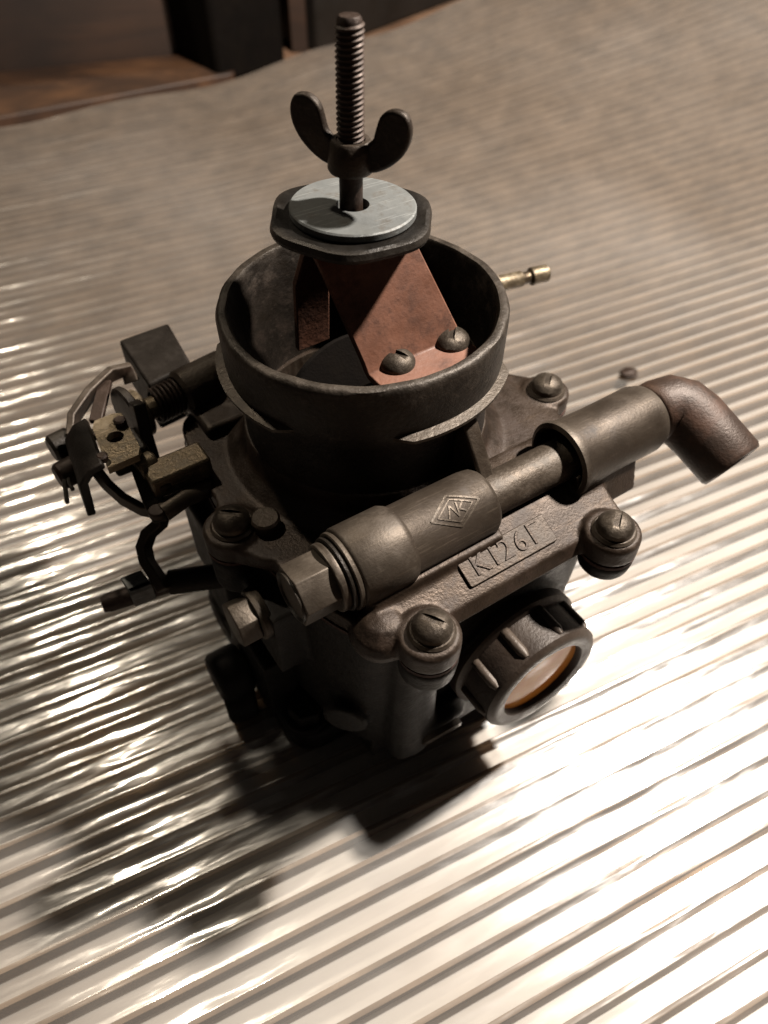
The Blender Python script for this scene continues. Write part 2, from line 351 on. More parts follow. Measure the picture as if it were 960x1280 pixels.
# ---- things at the back of the bench
def back_box(name, p0, p1, depth, height, mat, label, cat, z=ZB, bev=2.0):
    """box whose front foot runs from p0 to p1 on the bench"""
    a, b = Vector(p0), Vector(p1); d = (b - a); d.z = 0; ln = d.length; ang = math.atan2(d.y, d.x)
    m = (a + b) / 2; n = Vector((-math.sin(ang), math.cos(ang), 0))
    e = bpy.data.objects.new(name, None); col.objects.link(e)
    e.location = (m + n * depth / 2) * S; e.location.z = z * S; e.rotation_euler = (0, 0, ang)
    e['label'] = label; e['category'] = cat
    return e, ln
p0, p1 = W(-60, 108, ZB), W(262, 76, ZB)
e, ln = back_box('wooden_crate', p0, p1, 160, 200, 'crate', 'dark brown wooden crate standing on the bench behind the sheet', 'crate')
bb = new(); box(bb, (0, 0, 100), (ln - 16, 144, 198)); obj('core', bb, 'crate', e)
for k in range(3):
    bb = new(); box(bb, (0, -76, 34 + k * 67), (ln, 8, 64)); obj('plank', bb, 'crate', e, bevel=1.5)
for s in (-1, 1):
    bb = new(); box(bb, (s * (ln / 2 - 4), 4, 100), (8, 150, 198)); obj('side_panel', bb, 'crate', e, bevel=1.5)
q0, q1 = W(-60, 178, ZB), W(296, 108, ZB)
bb = new()
prism(bb, rpoly([(q0.x, q0.y + 6), (q1.x, q1.y + 6), (p1.x + 2, p1.y - 3), (p0.x, p0.y - 3)], 6), ZB + 0.2, ZB + 7.9)
o = obj('loose_board', bb, 'ledge', bevel=1.2); o['label'] = 'orange brown board lying flat in front of the wooden crate'; o['category'] = 'board'
r0, r1 = W(392, 62, ZB), W(600, -16, ZB)
dn = Vector((4, -9, 0))        # pushed up against the edge of the sheet
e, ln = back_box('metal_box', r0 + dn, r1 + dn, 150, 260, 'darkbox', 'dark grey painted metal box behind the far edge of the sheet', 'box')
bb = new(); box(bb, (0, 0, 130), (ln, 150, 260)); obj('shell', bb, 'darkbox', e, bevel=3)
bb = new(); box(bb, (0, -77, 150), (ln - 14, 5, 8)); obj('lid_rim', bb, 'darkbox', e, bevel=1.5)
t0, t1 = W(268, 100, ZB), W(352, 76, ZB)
e, ln = back_box('dark_gap_block', t0 + dn * 1.3, t1 + dn * 1.3, 120, 220, 'black', 'black block added to fill the dark gap between the wooden crate and the grey box', 'gap filler')  # block added where only a dark gap lies behind the sheet
bb = new(); box(bb, (0, 0, 110), (ln, 120, 220)); obj('shell', bb, 'shade_black', e, bevel=4)
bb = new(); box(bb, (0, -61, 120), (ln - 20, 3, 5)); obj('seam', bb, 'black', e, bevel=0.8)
s0 = W(374, 70, ZB)
bb = new(); box(bb, (s0.x, s0.y + 12, ZB + 129), (13, 10, 258)); o = obj('upright_batten', bb, 'crate', bevel=1)
o['label'] = 'thin dark brown upright batten beside the grey metal box'; o['category'] = 'batten'

# ================================================================== CARBURETOR
root = bpy.data.objects.new('carburetor', None); col.objects.link(root)
root.rotation_euler = (0, 0, CA)
root['label'] = 'old dark cast metal carburetor with round air horn, fuel inlet elbow and wing nut'
root['category'] = 'carburetor'

def screw_head(bm, c, r, h, ang=0.0, axis=(0, 0, 1), sw=0.75, sd=1.3, skirt=1.2):
    """slotted domed head: a height field over the disc with a real slot across it"""
    R = fr(axis) @ Matrix.Rotation(ang, 3, 'Z'); c = Vector(c)
    xs = [-r * math.cos(PI * i / 12) for i in range(13)]
    xs = sorted([x for x in xs if abs(x) > sw * 1.15] + [-sw - 1e-3, -sw, sw, sw + 1e-3])
    n = 12; rows = []
    for x in xs:
        w_ = math.sqrt(max(0, r * r - x * x)); row = []
        for j in range(n + 1):
            y = -w_ + 2 * w_ * j / n; d = min(1, math.hypot(x, y) / r)
            z = skirt + h * math.sqrt(max(0, 1 - d * d * 0.96)) - h * 0.2
            if abs(x) <= sw + 1e-6: z = max(0.2, min(z, skirt + h - sd))
            row.append(bm.verts.new((c + R @ Vector((x, y, z))) * S))
        rows.append(row)
    for A, B in zip(rows, rows[1:]):
        for j in range(n): bm.faces.new((A[j], B[j], B[j + 1], A[j + 1]))
    lathe(bm, [(0, -0.5), (r, -0.5), (r, skirt), (r * 0.985, skirt + 0.1)], c, axis, 32)
    bmesh.ops.remove_doubles(bm, verts=bm.verts, dist=1e-7)
    return bm

# ---- throttle body and flange standing on the sheet
b_ = new()
prism(b_, rpoly([(-45, -34), (42, -34), (42, 34), (-45, 34)], 10), T - 0.25, T + 9)
lathe(b_, [(0, T + 4), (31, T + 4), (28, T + 13), (27, 42), (31, 48), (0, 48)], seg=40)
for sx in (-1, 1): cyl(b_, (sx * 36, 22, T), (0, 0, 1), 9, 13)
box(b_, (-34, -8, 36), (24, 26, 26)); box(b_, (-28, 14, 38), (32, 20, 22)); box(b_, (-14, -34, 34), (30, 26, 22))
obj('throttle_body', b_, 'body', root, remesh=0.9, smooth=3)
for x, y in ((-38, -26), (36, -26)):
    b_ = new(); cyl(b_, (x, y, T + 8.6), (0, 0, 1), 6.6, 1.8, ch=0.3); obj('flange_washer', b_, 'body', root)
    b_ = new(); extrude_pts(b_, [(x + 5.2 * math.cos(i * PI / 3 + x), y + 5.2 * math.sin(i * PI / 3 + x), T + 10.2) for i in range(6)], (0, 0, 4.6)); obj('flange_nut', b_, 'body', root, bevel=0.5)
# ---- float chamber
b_ = new()
out = rpoly([(-31, -53), (34, -53), (40, -40), (44, -2), (39, 32), (-39, 32), (-43, -4), (-37, -40)], 9)
prism(b_, [(x * 0.93, y * 0.93) for x, y in out], 33, 90.4, top=1.07)
prism(b_, rpoly([(-26, -56), (-14, -56), (-12, -40), (-29, -40)], 4), 32, 90.4, top=1.0)
prism(b_, rpoly([(-10, -54), (26, -54), (24, -40), (-12, -40)], 4), 31, 46)
cyl(b_, (-22, -59, 83), (0, 0, 1), 6.2, 7.6, r2=6.8, ch=0.8); cyl(b_, (28.5, -59.5, 85), (0, 0, 1), 6.0, 5.6, r2=6.7, ch=0.8)
cyl(b_, (-43, -11, 78), (0, 0, 1), 6.4, 12.4, ch=1.5); cyl(b_, (49, -13, 78), (0, 0, 1), 6.2, 12.4, ch=1.5)
box(b_, (-38, -24, 74), (14, 16, 22)); box(b_, (-41, 8, 70), (10, 22, 26))
cyl(b_, (8, -48, 61), (0, -1, 0), 17.2, 7)
cyl(b_, (-30, -40, 50), (-0.75, -0.66, 0), 6, 8); cyl(b_, (-12, -50, 40), (0, -0.9, -0.3), 7, 6)
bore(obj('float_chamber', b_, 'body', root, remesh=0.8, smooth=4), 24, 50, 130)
# ---- gasket
b_ = new(); prism(b_, [(x * 1.005, y * 1.005) for x, y in out], 90.2, 91.2)
for x, y in ((-22, -59), (28.5, -59.5), (-43, -11), (49, -13)): prism(b_, circ(6.6, 24, (x, y)), 90.25, 91.15)
obj('gasket', b_, 'gasket', root)
# ---- cover casting
b_ = new()
prism(b_, [(x * 1.0, y) for x, y in out], 91, 96)
prism(b_, rpoly([(-36, 20), (36, 20), (30, 40), (-30, 40)], 6), 91, 96)
for x, y, r, z in ((-22, -59, 6.8, 97.4), (28.5, -59.5, 6.7, 97.4), (-43, -11, 6.8, 97), (49, -13, 6.6, 96.5)): cyl(b_, (x, y, 91), (0, 0, 1), r, z - 91, ch=0.8)
prism(b_, rpoly([(38, -30), (49, -19), (54, -12), (50, -6), (40, 6)], 3), 91, 95.5)
prism(b_, rpoly([(38, -44), (47, -30), (44, -10), (36, -10)], 3), 91, 96)
prism(b_, rpoly([(-36, -28), (-46, -17), (-49, -9), (-44, -3), (-36, 4)], 3), 91, 95.5)
extrude_pts(b_, [(-30, -28, 91), (-30, -28, 100), (-30, -45, 99.6), (-30, -56.5, 94.6), (-30, -58, 91)], (66, 0, 0))
extrude_pts(b_, [(-29, -28, 91), (-29, -30, 103), (-29, -49, 100), (-29, -50, 91)], (34, 0, 0))
extrude_pts(b_, [(28, -30, 91), (28, -33, 103), (28, -47, 103), (28, -50, 91)], (19, 0, 0))
lathe(b_, [(0, -6), (3.5, -5.2), (6.2, -2.6), (7, 0), (6.2, 2.6), (3.5, 5.0), (0, 5.6)], (-28.5, -51, 92.5), seg=24)
cyl(b_, (-36, -18, 92), (0, 0, 1), 7.5, 4.0)
lathe(b_, [(0, 92), (38, 92), (36, 95.5), (31, 99), (30, 104), (0, 104)], seg=56)
cover = obj('cover', b_, 'cast', root, remesh=0.55, smooth=4); bore(cover, 26.4, 80, 130)
# raised name plate and lettering on the sloped front of the cover
sl = math.atan2(99.6 - 94.6, 56.5 - 45)
PM = Matrix.Translation(Vector((4.5, -51.0, 97.25)) * S) @ Matrix.Rotation(sl, 4, 'X')
def plate_pts(pts): return [tuple((PM @ Vector((x * S, y * S, 0))) / S) for x, y in pts]
nrm = PM.to_3x3() @ Vector((0, 0, 1))
b_ = new(); extrude_pts(b_, plate_pts(rpoly([(-12.2, -3.6), (12.4, -3.6), (12.4, 3.4), (-12.2, 3.4)], 0.8)), nrm * 0.42)
obj('name_plate', b_, 'cast', cover, bevel=0.2)
cu = bpy.data.curves.new('lettering', 'FONT'); cu.body = 'KI26\u0413'; cu.size = 6.8 * S; cu.align_x = 'CENTER'; cu.align_y = 'CENTER'; cu.extrude = 0.12 * S; cu.offset = -0.09 * S; cu.bevel_depth = 0.10 * S; cu.space_character = 1.22
to = bpy.data.objects.new('t', cu); col.objects.link(to); bpy.context.view_layer.update()
me = bpy.data.meshes.new_from_object(to.evaluated_get(bpy.context.evaluated_depsgraph_get())); bpy.data.objects.remove(to)
me.materials.clear(); me.materials.append(M['cast']); me.name = 'lettering'
o = bpy.data.objects.new('lettering', me); col.objects.link(o); o.parent = cover
o.matrix_local = PM @ Matrix.Translation((0.2 * S, 0, 0.50 * S))
# ---- fuel inlet: stepped cylinder lying across the cover
TY, TZ = -40.0, 103.0
b_ = new()
lathe(b_, [(0, -30.5), (8.4, -30.5), (9.2, -29.6), (9.2, -18.4), (8.6, -17.2), (8.1, -16.6), (8.0, 4.2), (7.2, 5.4), (5.0, 6.0), (0, 6.0)], (0, TY, TZ), (1, 0, 0), 64)
inlet = obj('filter_housing', b_, 'cast_pol', root, ang=50)
# emblem: two nested rhombs with strokes, standing proud on the cylinder
b_ = new()
def on_cyl(a, s, r):           # a along the tube, s around it from the crown towards the front
    t = 0.52 + s / 8.05
    return Vector((-5.4 + a, TY - r * math.sin(t), TZ + r * math.cos(t)))
def stroke(p, q, wd=0.42, h=0.22):
    p, q = Vector(p), Vector(q); d = (q - p).normalized(); n = Vector((-d.y, d.x)) * wd / 2
    k = 5; A = []
    for i in range(k + 1):
        m_ = p.lerp(q, i / k)
        A.append([bm_ for bm_ in [b_.verts.new(on_cyl(*(m_ + n * sg), r) * S) for r, sg in ((7.7, -1), (8.0 + h, -1), (8.0 + h, 1), (7.7, 1))]])
    for X, Y in zip(A, A[1:]): ring_faces(b_, X, Y)
    b_.faces.new(A[0]); b_.faces.new(A[-1][::-1])
for k in (1.0, 0.72):
    R4 = [(-6.2 * k, 0), (0, 3.7 * k), (6.2 * k, 0), (0, -3.7 * k)]
    for i in range(4): stroke(R4[i], R4[(i + 1) % 4], 0.45 if k == 1 else 0.3)
for p, q in (((-2.2, 1.2), (-0.8, -1.4)), ((-0.8, -1.4), (0.3, 1.5)), ((0.3, 1.5), (0.9, -1.5)), ((0.9, 0.1), (2.4, 1.1)), ((0.9, 0.1), (2.3, -1.0))): stroke(p, q, 0.36)
obj('emblem', b_, 'cast', inlet)
b_ = new(); cyl(b_, (4, TY, TZ), (1, 0, 0), 5.1, 30, ch=0.3); obj('inlet_tube', b_, 'cast', root)
b_ = new()
lathe(b_, [(0, 7), (7.2, 7), (7.8, 0.3), (8.4, -0.2), (9.4, 0.3), (9.5, 1.4), (8.9, 3.0), (8.6, 12), (8.7, 26), (8.1, 28.2), (0, 28.2)], (28, TY, TZ), (1, 0, 0), 56)
obj('inlet_collar', b_, 'cast_pol', root)
b_ = new(); cyl(b_, (55.8, TY, TZ), (1, 0, 0), 6.6, 2.6, ch=0.4); obj('elbow_seal', b_, 'black', root)
b_ = new()
tube(b_, [(57.4, TY, TZ), (58.0, TY, TZ), (60.5, TY, TZ), (63.6, TY - 0.7, TZ - 0.2), (66.0, TY - 2.9, TZ - 0.8), (67.2, TY - 6.6, TZ - 2.0), (67.8, TY - 11, TZ - 3.7), (68.3, TY - 19.2, TZ - 6.6), (68.35, TY - 20.0, TZ - 6.9)], [6.6, 7.4, 7.7, 8.3, 8.5, 8.4, 8.2, 8.1, 7.6], 40, open_end=True)
lathe(b_, [(0, -9), (4.9, -9), (4.9, -0.5), (5.4, 0.05), (7.55, 0)], (68.35, TY - 20.0, TZ - 6.9), (0.04, -0.94, -0.34), 40)
obj('fuel_elbow', b_, 'elbow', root, ang=70)
# ---- hex plug with its two sealing washers
for x, r, t, m_ in ((-31.6, 8.8, 1.2, 'cast_pol'), (-32.9, 8.3, 1.0, 'black')):
    b_ = new(); cyl(b_, (x, TY, TZ), (1, 0, 0), r, t, ch=0.25, seg=56); obj('sealing_washer', b_, m_, root)
b_ = new(); cyl(b_, (-34.8, TY, TZ), (1, 0, 0), 7.7, 2.0, ch=0.4, seg=48)
hexa = [(-42.6, TY + 6.9 * math.cos(PI / 6 + 0.32 + i * PI / 3), TZ + 6.9 * math.sin(PI / 6 + 0.32 + i * PI / 3)) for i in range(6)]
extrude_pts(b_, hexa, (8.2, 0, 0))
obj('hex_plug', b_, 'cast_pol', root, bevel=0.45)
b_ = new(); lathe(b_, [(0, 1.2), (4.9, 1.2), (5.4, 0), (5.7, 0), (5.7, 1.0), (0, 1.9)], (-43.1, TY, TZ), (1, 0, 0), 32); obj('plug_recess_ring', b_, 'black', root)

# ---- cover screws
for x, y, z, a in ((-21.6, -59.2, 97.2, 0.55), (28.2, -60, 97.2, -0.9), (-42.8, -11.2, 96.8, 0.9), (48.8, -13.6, 96.3, 2.3)):
    b_ = new(); lathe(b_, [(0, 0), (5.0, 0), (5.1, 0.5), (4.6, 1.1), (0, 1.1)], (x, y, z), seg=36); obj('spring_washer', b_, 'cast', root)
    b_ = new(); screw_head(b_, (x, y, z + 1.2), 4.2, 2.9, a); obj('cover_screw', b_, 'screw', root, ang=55)
p = L(333, 657, 96)
b_ = new(); cyl(b_, (p.x, p.y, 95), (0, 0, 1), 3.4, 4.0, ch=0.5); obj('bowl_vent_plug', b_, 'cast', root)

# ---- air horn
b_ = new()
def wob(t, r, z): return 1 + 0.004 * math.sin(3 * t + 0.7) + 0.003 * math.sin(7 * t) + (0.010 * noise.noise((math.cos(t) * 5, math.sin(t) * 5, z * 0.4)) if z > 130 else 0.003 * noise.noise((math.cos(t) * 4, math.sin(t) * 4, z * 0.3)))
lathe(b_, [(29.2, 96), (30.4, 96), (29.6, 101), (29.5, 112), (30.4, 118), (31.6, 120.5), (32.0, 124), (32.2, 133.6), (31.7, 134.7), (31.0, 135), (29.9, 134.9), (29.3, 134.0), (28.9, 120), (27.5, 104), (26.5, 96)], seg=96, closed=True, r_mod=wob)
horn = obj('air_horn', b_, 'horn', root, ang=45)
for a0, a1 in ((-112, -42), (138, 212)):
    b_ = new(); A = []
    for i in range(29):
        t = math.radians(a0 + (a1 - a0) * i / 28); e_ = min(1, i / 3, (28 - i) / 3)
        ro = 31.4 + 2.4 * e_
        A.append([b_.verts.new(Vector((r * math.cos(t), r * math.sin(t), z)) * S) for r, z in ((30.6, 120.6), (ro, 121.4), (ro + 0.1, 122.3), (30.6, 122.9))])
    for X, Y in zip(A, A[1:]): ring_faces(b_, X, Y)
    b_.faces.new(A[0]); b_.faces.new(A[-1][::-1]); obj('ridge', b_, 'horn', horn, ang=60)
b_ = new(); extrude_pts(b_, [(5.5, -27, 96), (5.5, -27.5, 120), (5.5, -30.5, 120), (5.5, -39, 108), (5.5, -39, 96)], (4.2, 0.6, 0)); obj('web', b_, 'cast', horn, bevel=0.7)
b_ = new(); extrude_pts(b_, [(31, -2, 112), (31, 6, 112), (31, 6, 124), (31, -2, 124)], (2.6, 0, 0)); obj('tab', b_, 'black', horn, bevel=0.4)
# choke plate and cross bar inside the horn
b_ = new(); lathe(b_, [(0, -0.7), (21.0, -0.7), (21.0, 0.7), (0, 0.7)], (0, 4, 99), (0, -0.97, 0.24), 56); obj('choke_plate', b_, 'shade_black', root)
b_ = new(); cyl(b_, (-27, 4, 99.5), (1, 0, 0), 2.4, 54); obj('choke_shaft', b_, 'shade_black', root)
b_ = new(); box(b_, (2, -17, 119.5), (34, 11, 5.5)); obj('cross_bar', b_, 'horn', root, bevel=0.8)
b_ = new(); tube(b_, [(-3, 20, 112), (-3.5, 17, 132), (-3, 9, 148), (-2, 6, 150.6)], 1, flat=(9, 1.8)); obj('rear_strap', b_, 'redstrap', root, bevel=0.3)
# ---- red strap carrying the stud
def ribbon(bm, secs, th):
    """strip through cross-sections given as (left point, right point)"""
    rows = []
    for i, (a, c_) in enumerate(secs):
        a, c_ = Vector(a), Vector(c_)
        pa = Vector(secs[max(0, i - 1)][0]); na = Vector(secs[min(len(secs) - 1, i + 1)][0])
        n = (c_ - a).cross(na - pa).normalized() * th
        rows.append([bm.verts.new(q * S) for q in (a, c_, c_ - n, a - n)])
    for X, Y in zip(rows, rows[1:]): ring_faces(bm, X, Y)
    bm.faces.new(rows[0]); bm.faces.new(rows[-1][::-1]); return bm
b_ = new()
ribbon(b_, [((-13, 9, 151.4), (9, 9, 151.4)), ((-13, 1, 151.2), (9, 1, 151.2)), ((-12.6, -2.4, 149.4), (9.6, -2.4, 149.4)), ((-11.8, -4, 146), (10.6, -4, 146)),
            ((-7.4, -10.2, 127.6), (17.6, -10.2, 127.6)), ((-7.0, -11, 125.2), (18.2, -11, 125.2)), ((-6.8, -12.5, 123.7), (18.8, -12.5, 123.7)), ((-6.4, -22.5, 123.3), (19.4, -22.5, 123.3))], 1.7)
obj('stud_strap', b_, 'redstrap', root, bevel=0.4)
for x, y, a in ((0.6, -12.6, 0.5), (15.4, -12.8, -0.7)):
    b_ = new(); lathe(b_, [(0, 0), (5.2, 0), (5.3, 0.5), (4.6, 1.0), (0, 1.0)], (x, y, 123.6), seg=32); obj('strap_washer', b_, 'screw', root)
    b_ = new(); screw_head(b_, (x, y, 124.7), 4.2, 2.9, a); obj('strap_screw', b_, 'screw', root, ang=55)
# ---- disc, washer, stud, wing nut (they lean a little)
LEAN = Matrix.Translation(Vector((-1.6, 0.9, 153.8)) * S) @ Matrix.Rotation(math.radians(-0.5), 4, 'X') @ Matrix.Rotation(math.radians(1.8), 4, 'Y')
def lean(o): o.matrix_local = LEAN; return o
b_ = new()
def oct_(t, r, z): return (1.0 + 0.035 * math.cos(6 * t + 0.5) + 0.012 * math.sin(5 * t)) if r > 14 else 1
lathe(b_, [(0, -2.8), (11.5, -2.8), (12.5, -1.6), (15.4, -1.5), (16.3, -1.2), (16.6, -0.4), (16.2, 0.7), (15.4, 1.0), (13.6, 0.7), (0, 0.6)], seg=60, r_mod=oct_)
lean(obj('cap_disc', b_, 'black', root, ang=30))
b_ = new(); lathe(b_, [(3.3, 0.75), (12.4, 0.75), (12.7, 1.1), (12.7, 2.2), (12.4, 2.5), (3.3, 2.5)], (0.4, 0, 0), seg=64, closed=True); lean(obj('flat_washer', b_, 'zinc', root))
b_ = new()     # threaded stud: fine helical ridges
prof = [(0, -4)]; z = -4.0
prof += [(2.3, -4), (2.3, 33.6)]
prof += [(2.15, 34.6), (1.8, 35.1), (0, 35.2)]
A = []
for k in range(27 * 24):        # the thread itself: a ridge wound up the rod
    t = k / 24 * 2 * PI; z = 9.0 + 0.92 * k / 24; cr = 2.62 + 0.05 * noise.noise((k * 0.13, 0, 0))
    A.append([b_.verts.new(Vector((r * math.cos(t), r * math.sin(t), z + q)) * S) for r, q in ((2.2, -0.44), (cr, -0.06), (cr, 0.06), (2.2, 0.44))])
for X, Y in zip(A, A[1:]): ring_faces(b_, X, Y)
b_.faces.new(A[0]); b_.faces.new(A[-1][::-1])
lathe(b_, prof, seg=32); stud = lean(obj('stud', b_, 'rustbolt', root, ang=45))
b_ = new(); lathe(b_, [(2.8, 0), (4.2, 0.1), (4.5, 0.7), (4.0, 5.4), (3.6, 5.9), (2.8, 5.9)], (0, 0, 9.2), seg=40, closed=True)
wing = lean(obj('wing_nut', b_, 'wing', root, ang=50))
wa = -CA - math.radians(24)
for s in (-1, 1):
    b_ = new()
    # a rounded ear with a broad tip, leaning out from the hub
    pr = [(3.0, 9.6), (5.4, 9.9), (8.2, 11.4), (10.6, 13.6), (12.1, 16.4), (12.3, 19.2), (11.2, 21.4), (8.4, 21.9), (6.1, 20.4), (5.3, 17.8), (4.8, 15.8), (3.4, 14.8)]
    pts = [(s * a * math.cos(wa), s * a * math.sin(wa), zz) for a, zz in rpoly(pr, 2.0, 3)]
    d = Vector((-math.sin(wa), math.cos(wa), 0)) * 2.0
    extrude_pts(b_, [Vector(q) - d / 2 for q in pts], d)
    o = obj('wing', b_, 'wing', wing, bevel=0.7, seg=3); o.data.shade_smooth()

# ---- sight glass with its notched ring nut
SG = Vector((9, -53, 59))
b_ = new(); ax = (0, -1, 0)
lathe(b_, [(13.2, 0), (18.4, 0), (18.9, 0.7), (18.9, 3.2), (18.0, 4.0), (16.9, 4.3), (16.9, 13.2), (16.0, 14.2), (14.6, 14.4), (12.4, 14.1), (11.9, 13.4), (11.9, 9)], SG, ax, 72, closed=True)
nut = obj('sight_glass_nut', b_, 'plastic', root, ang=40)
for i in range(10):
    t = 2 * PI * i / 10 + 0.1; b_ = new(); n = Vector((math.cos(t), 0, math.sin(t)))
    p = SG + n * 16.7
    tube(b_, [p + Vector((0, -3.6, 0)), p + Vector((0, -4.2, 0)), p + Vector((0, -11.0, 0)), p + Vector((0, -12.6, 0))], [1.0, 1.35, 1.35, 0.7], 12)
    obj('lug', b_, 'plastic', nut)
b_ = new(); lathe(b_, [(0, 10.6), (12.3, 10.6), (12.3, 12.3), (0, 12.6)], SG, ax, 48); obj('sight_glass', b_, 'glass', nut)

# ---- plugs on the sides
b_ = new(); cyl(b_, (-44, -25, 81), (-1, 0, 0), 6.4, 3, ch=0.5)
extrude_pts(b_, [(-47, -25 + 5.8 * math.cos(i * PI / 3 + 0.3), 81 + 5.8 * math.sin(i * PI / 3 + 0.3)) for i in range(6)], (-5, 0, 0))
obj('jet_plug', b_, 'screw', root, bevel=0.5)
b_ = new(); cyl(b_, (-13, -54.5, 38), (-0.05, -0.95, -0.35), 6.0, 3, ch=0.6); obj('drain_plug', b_, 'cast', root)
p = L(272, 850, 30)
b_ = new(); cyl(b_, (p.x + 9, p.y, 30), (-1, 0, 0), 8, 10, ch=1.2); cyl(b_, (p.x + 8, p.y - 6, 24), (-1, 0.2, 0), 7, 9, ch=1.2); box(b_, (p.x + 16, p.y, 28), (24, 8, 8))
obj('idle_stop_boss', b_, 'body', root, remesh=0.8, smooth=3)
# ---- vacuum spigot at the back right
a, c_ = L(636, 352, 104), L(685, 341, 104)
b_ = new(); d = (c_ - a)
tube(b_, [a - d * 0.5, a + d * 0.30, a + d * 0.36, a + d * 0.50, a + d * 0.56, a + d * 0.95, c_], [2.4, 2.4, 1.8, 1.8, 2.7, 2.6, 1.8], 20)
obj('vacuum_spigot', b_, 'brass', root)
b_ = new(); tube(b_, [(20, 22, 104), a - d * 0.4], [5.5, 4.2], 24); obj('spigot_boss', b_, 'cast', root)

# ---- choke linkage on the left
ZL = 103.0
tp = [L(x, y, ZL) for x, y in ((148, 425), (210, 403), (240, 455), (185, 480))]
b_ = new(); extrude_pts(b_, tp, (0, 0, -16)); obj('cable_block', b_, 'body', root, bevel=0.8)
b_ = new(); m = (tp[2] + tp[3]) / 2
tube(b_, [m + Vector((4, 4, -7)), (-22, 26, 95)], 5.5, 20); box(b_, (-24, 30, 95), (22, 22, 8)); obj('bracket_arm', b_, 'cast', root, remesh=0.8, smooth=3)
sh0, sh1 = L(262, 474, ZL - 2), L(176, 517, ZL - 2)
b_ = new(); tube(b_, [sh0, sh1], 2.9, 20); lever_shaft = obj('lever_shaft', b_, 'brass', root)
xa = (sh1 - sh0).normalized()
c0 = L(236, 487, ZL - 2); b_ = new(); cyl(b_, c0 - xa * 12, xa, 6.0, 15, ch=1.0); obj('shaft_boss', b_, 'cast', root)
b_ = new(); pth = []           # return spring wound round the shaft, with a hooked tail
e1_ = xa.cross(Vector((0, 0, 1))).normalized(); e2_ = e1_.cross(xa).normalized(); cs = L(222, 494, ZL - 2)
for i in range(97):
    t = i / 16 * 2 * PI; pth.append(cs + xa * (i / 96 * 7.0) + (e1_ * math.cos(t) + e2_ * math.sin(t)) * 4.3)
pth += [pth[-1] + Vector((-2, -3, -3)), pth[-1] + Vector((-3, -6, -9))]
tube(b_, pth, 0.5, 8); obj('return_spring', b_, 'rustbolt', root, ang=70)
c0 = L(180, 514, ZL - 2); b_ = new(); cyl(b_, c0, xa, 6.2, 2.2, ch=0.4); obj('shaft_disc', b_, 'brass', root)
c0 = L(176, 522, ZL + 1); b_ = new(); tube(b_, [c0 + Vector((0, 0, 5)), c0 + Vector((-1, -3, -2)), c0 + Vector((-2, -8, -9)), c0 + Vector((-1, -11, -16))], 1, flat=(3.0, 5.5)); obj('stamped_lever', b_, 'black', root, bevel=0.4)
for px, py, pz, r in ((150, 527, 107, 1.5), (128, 572, 107, 1.3), (197, 640, 95, 2.2), (205, 606, 99, 1.8), (112, 545, 100, 2.0)):
    b_ = new(); cyl(b_, L(px, py, pz) - Vector((0, 0, 1)), (0, 0, 1), r, 2.0, ch=0.4, seg=20); obj('rivet', b_, 'rustbolt', root)
b_ = new(); tube(b_, [L(205, 640, 95), L(232, 622, 96), L(262, 610, 94)], [2.4, 2.2, 2.2], 14); obj('cross_pin', b_, 'cast', root)
c0 = L(170, 519, ZL - 2); b_ = new(); cyl(b_, c0, xa, 8.2, 2.4, ch=0.5); obj('return_lever_hub', b_, 'black', root)
# clevis: bent strip with a real hole
q = [L(x, y, ZL + 3) for x, y in ((113, 528), (150, 513), (179, 566), (134, 585))]
ctr = L(144, 546, ZL + 3); nq = 24; b_ = new(); ri = []; rob = []; rit = []; rot_ = []
ex, ey = (q[1] - q[0]).normalized(), None
def quad_edge(t):
    d = Vector((math.cos(t), math.sin(t), 0)); best = None
    for i in range(4):
        a_, e_ = q[i], q[(i + 1) % 4] - q[i]; den = d.x * e_.y - d.y * e_.x
        if abs(den) < 1e-9: continue
        f = a_ - ctr; k = (f.x * e_.y - f.y * e_.x) / den; s_ = (f.x * d.y - f.y * d.x) / den
        if k > 0 and -1e-6 <= s_ <= 1 + 1e-6: best = k if best is None else min(best, k)
    return ctr + d * best
for i in range(nq):
    t = 2 * PI * i / nq; d = Vector((math.cos(t), math.sin(t), 0)) * 2.0; e_ = quad_edge(t); dz = Vector((0, 0, -2.0))
    ri.append(b_.verts.new((ctr + d) * S)); rob.append(b_.verts.new(e_ * S)); rit.append(b_.verts.new((ctr + d + dz) * S)); rot_.append(b_.verts.new((e_ + dz) * S))
ring_faces(b_, ri, rob); ring_faces(b_, rob, rot_); ring_faces(b_, rot_, rit); ring_faces(b_, rit, ri)
clev = obj('clevis', b_, 'brass', root)
b_ = new(); box(b_, ctr + Vector((1.5, 1.0, -6.5)), (9, 9, 6)); obj('clevis_block', b_, 'black', clev, bevel=0.8)
b_ = new(); e0, e1 = q[0], q[3]
w_ = (e0 - e1).cross(Vector((0, 0, 1))).normalized()
if w_.x > 0: w_ = -w_
ribbon(b_, [(e0 + w_ * 0.2, e1 + w_ * 0.2), (e0 + w_ * 3 + Vector((0, 0, -0.8)), e1 + w_ * 3 + Vector((0, 0, -0.8))), (e0 + w_ * 5 + Vector((0, 0, -3)), e1 + w_ * 5 + Vector((0, 0, -3))), (e0 + w_ * 6 + Vector((0, 0, -13)), e1 + w_ * 6 + Vector((0, 0, -13)))], 2.0)
obj('clevis_cheek', b_, 'body', clev, bevel=0.4)
b_ = new(); tube(b_, [L(90, 548, ZL - 2), L(92, 522, ZL), L(112, 493, ZL + 2), L(138, 468, ZL + 2), L(158, 462, ZL), L(165, 478, ZL - 3)], 1, flat=(2.0, 4.2)); obj('return_spring_arm', b_, 'cast', root, bevel=0.4)
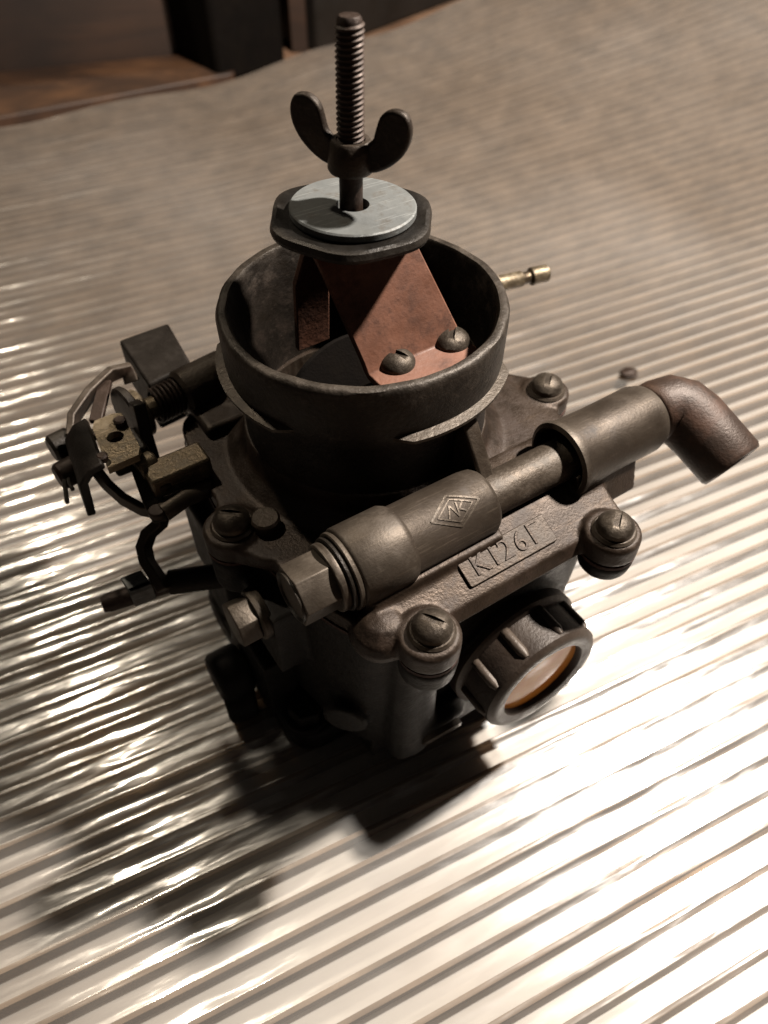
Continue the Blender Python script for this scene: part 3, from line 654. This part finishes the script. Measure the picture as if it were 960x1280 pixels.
b_ = new(); tube(b_, [L(132, 478, ZL + 2), L(124, 510, ZL + 2), L(120, 528, ZL + 1)], 1, flat=(3.2, 1.6)); obj('link_strip', b_, 'rustbolt', root, bevel=0.3)
c0 = L(78, 556, ZL - 4); b_ = new(); cyl(b_, c0 - xa * 3, xa, 3.6, 6, ch=0.8); obj('clevis_pin', b_, 'black', root)
c0 = L(86, 590, ZL - 6); b_ = new(); cyl(b_, c0 - xa * 4, xa, 3.4, 7, ch=0.8); obj('cable_nipple', b_, 'rustbolt', root)
b_ = new()
tube(b_, [L(80, 590, ZL - 5), L(81, 606, ZL - 5), L(84, 628, ZL - 5)], 0.55, 8); tube(b_, [L(83, 590, ZL - 5), L(87, 605, ZL - 5), L(91, 612, ZL - 5)], 0.5, 8); obj('cotter_pin', b_, 'black', root)
b_ = new(); tube(b_, [L(120, 588, ZL - 4), L(134, 606, ZL - 8), L(154, 624, ZL - 10), L(178, 637, ZL - 11), L(200, 640, ZL - 11)], 1, flat=(1.8, 3.4)); obj('link_rod', b_, 'cast', root, bevel=0.3)
b_ = new(); ribbon(b_, [(L(158, 570, ZL - 4), L(186, 560, ZL - 4)), (L(168, 600, ZL - 5), L(198, 590, ZL - 5)), (L(180, 630, ZL - 8), L(206, 625, ZL - 8)), (L(192, 652, ZL - 12), L(210, 648, ZL - 12))], 2.2); obj('drop_lever', b_, 'black', root, bevel=0.4)
c0 = L(186, 582, ZL - 3); b_ = new(); cyl(b_, c0 - xa * 2, xa, 3.2, 5); obj('lever_rivet', b_, 'brass', root)
c0 = L(222, 588, ZL - 4); b_ = new(); box(b_, c0, (15, 7.5, 6)); obj('stop_block', b_, 'brass', root, bevel=0.7)
c0 = L(222, 608, ZL - 10); b_ = new(); box(b_, c0 + Vector((6, 4, -2)), (26, 10, 8)); obj('lever_bracket', b_, 'body', root, bevel=0.9)
# throttle link lower down
sp = [(203, 640, 88), (200, 655, 86), (186, 667, 84), (180, 684, 82), (184, 702, 80), (196, 720, 78), (206, 738, 76)]
b_ = new(); tube(b_, [L(*s_) for s_ in sp], 1, flat=(2.4, 5)); obj('throttle_link', b_, 'cast_pol', root, bevel=0.3)
c0 = L(168, 728, 77); b_ = new()
tp = [L(x, y, 79) for x, y in ((150, 722), (176, 712), (190, 730), (162, 741))]
extrude_pts(b_, tp, (0, 0, -1.6)); d = (tp[3] - tp[2])
extrude_pts(b_, [tp[3], tp[2], tp[2] + Vector((0, 0, -6)), tp[3] + Vector((0, 0, -6))], (tp[0] - tp[3]).normalized() * 1.6)
obj('link_clip', b_, 'zinc', root, bevel=0.3)
b_ = new(); a, c_ = L(214, 728, 74), L(128, 756, 74); tube(b_, [a, c_ + (a - c_) * 0.10, c_], [2.4, 2.4, 1.9], 16); obj('stop_screw', b_, 'rustbolt', root)
b_ = new(); tube(b_, [L(212, 728, 74), (-40, -8, 74)], 3.2, 16); obj('throttle_arm', b_, 'body', root)

# ---- crumb of rust on the sheet behind the elbow
p = W(787, 466, T + 1.6); b_ = new()
bmesh.ops.create_icosphere(b_, subdivisions=2, radius=1)
for v in b_.verts:
    k = 1 + 0.5 * noise.noise(v.co * 1.7)
    v.co = Vector((v.co.x * 4.2 * k, v.co.y * 3.0 * k, v.co.z * 1.9 * k)) * S
o = obj('rust_flake', b_, 'rustbolt'); o.location = p * S; o['label'] = 'small brown rust flake lying on the plastic sheet behind the elbow'; o['category'] = 'rust flake'
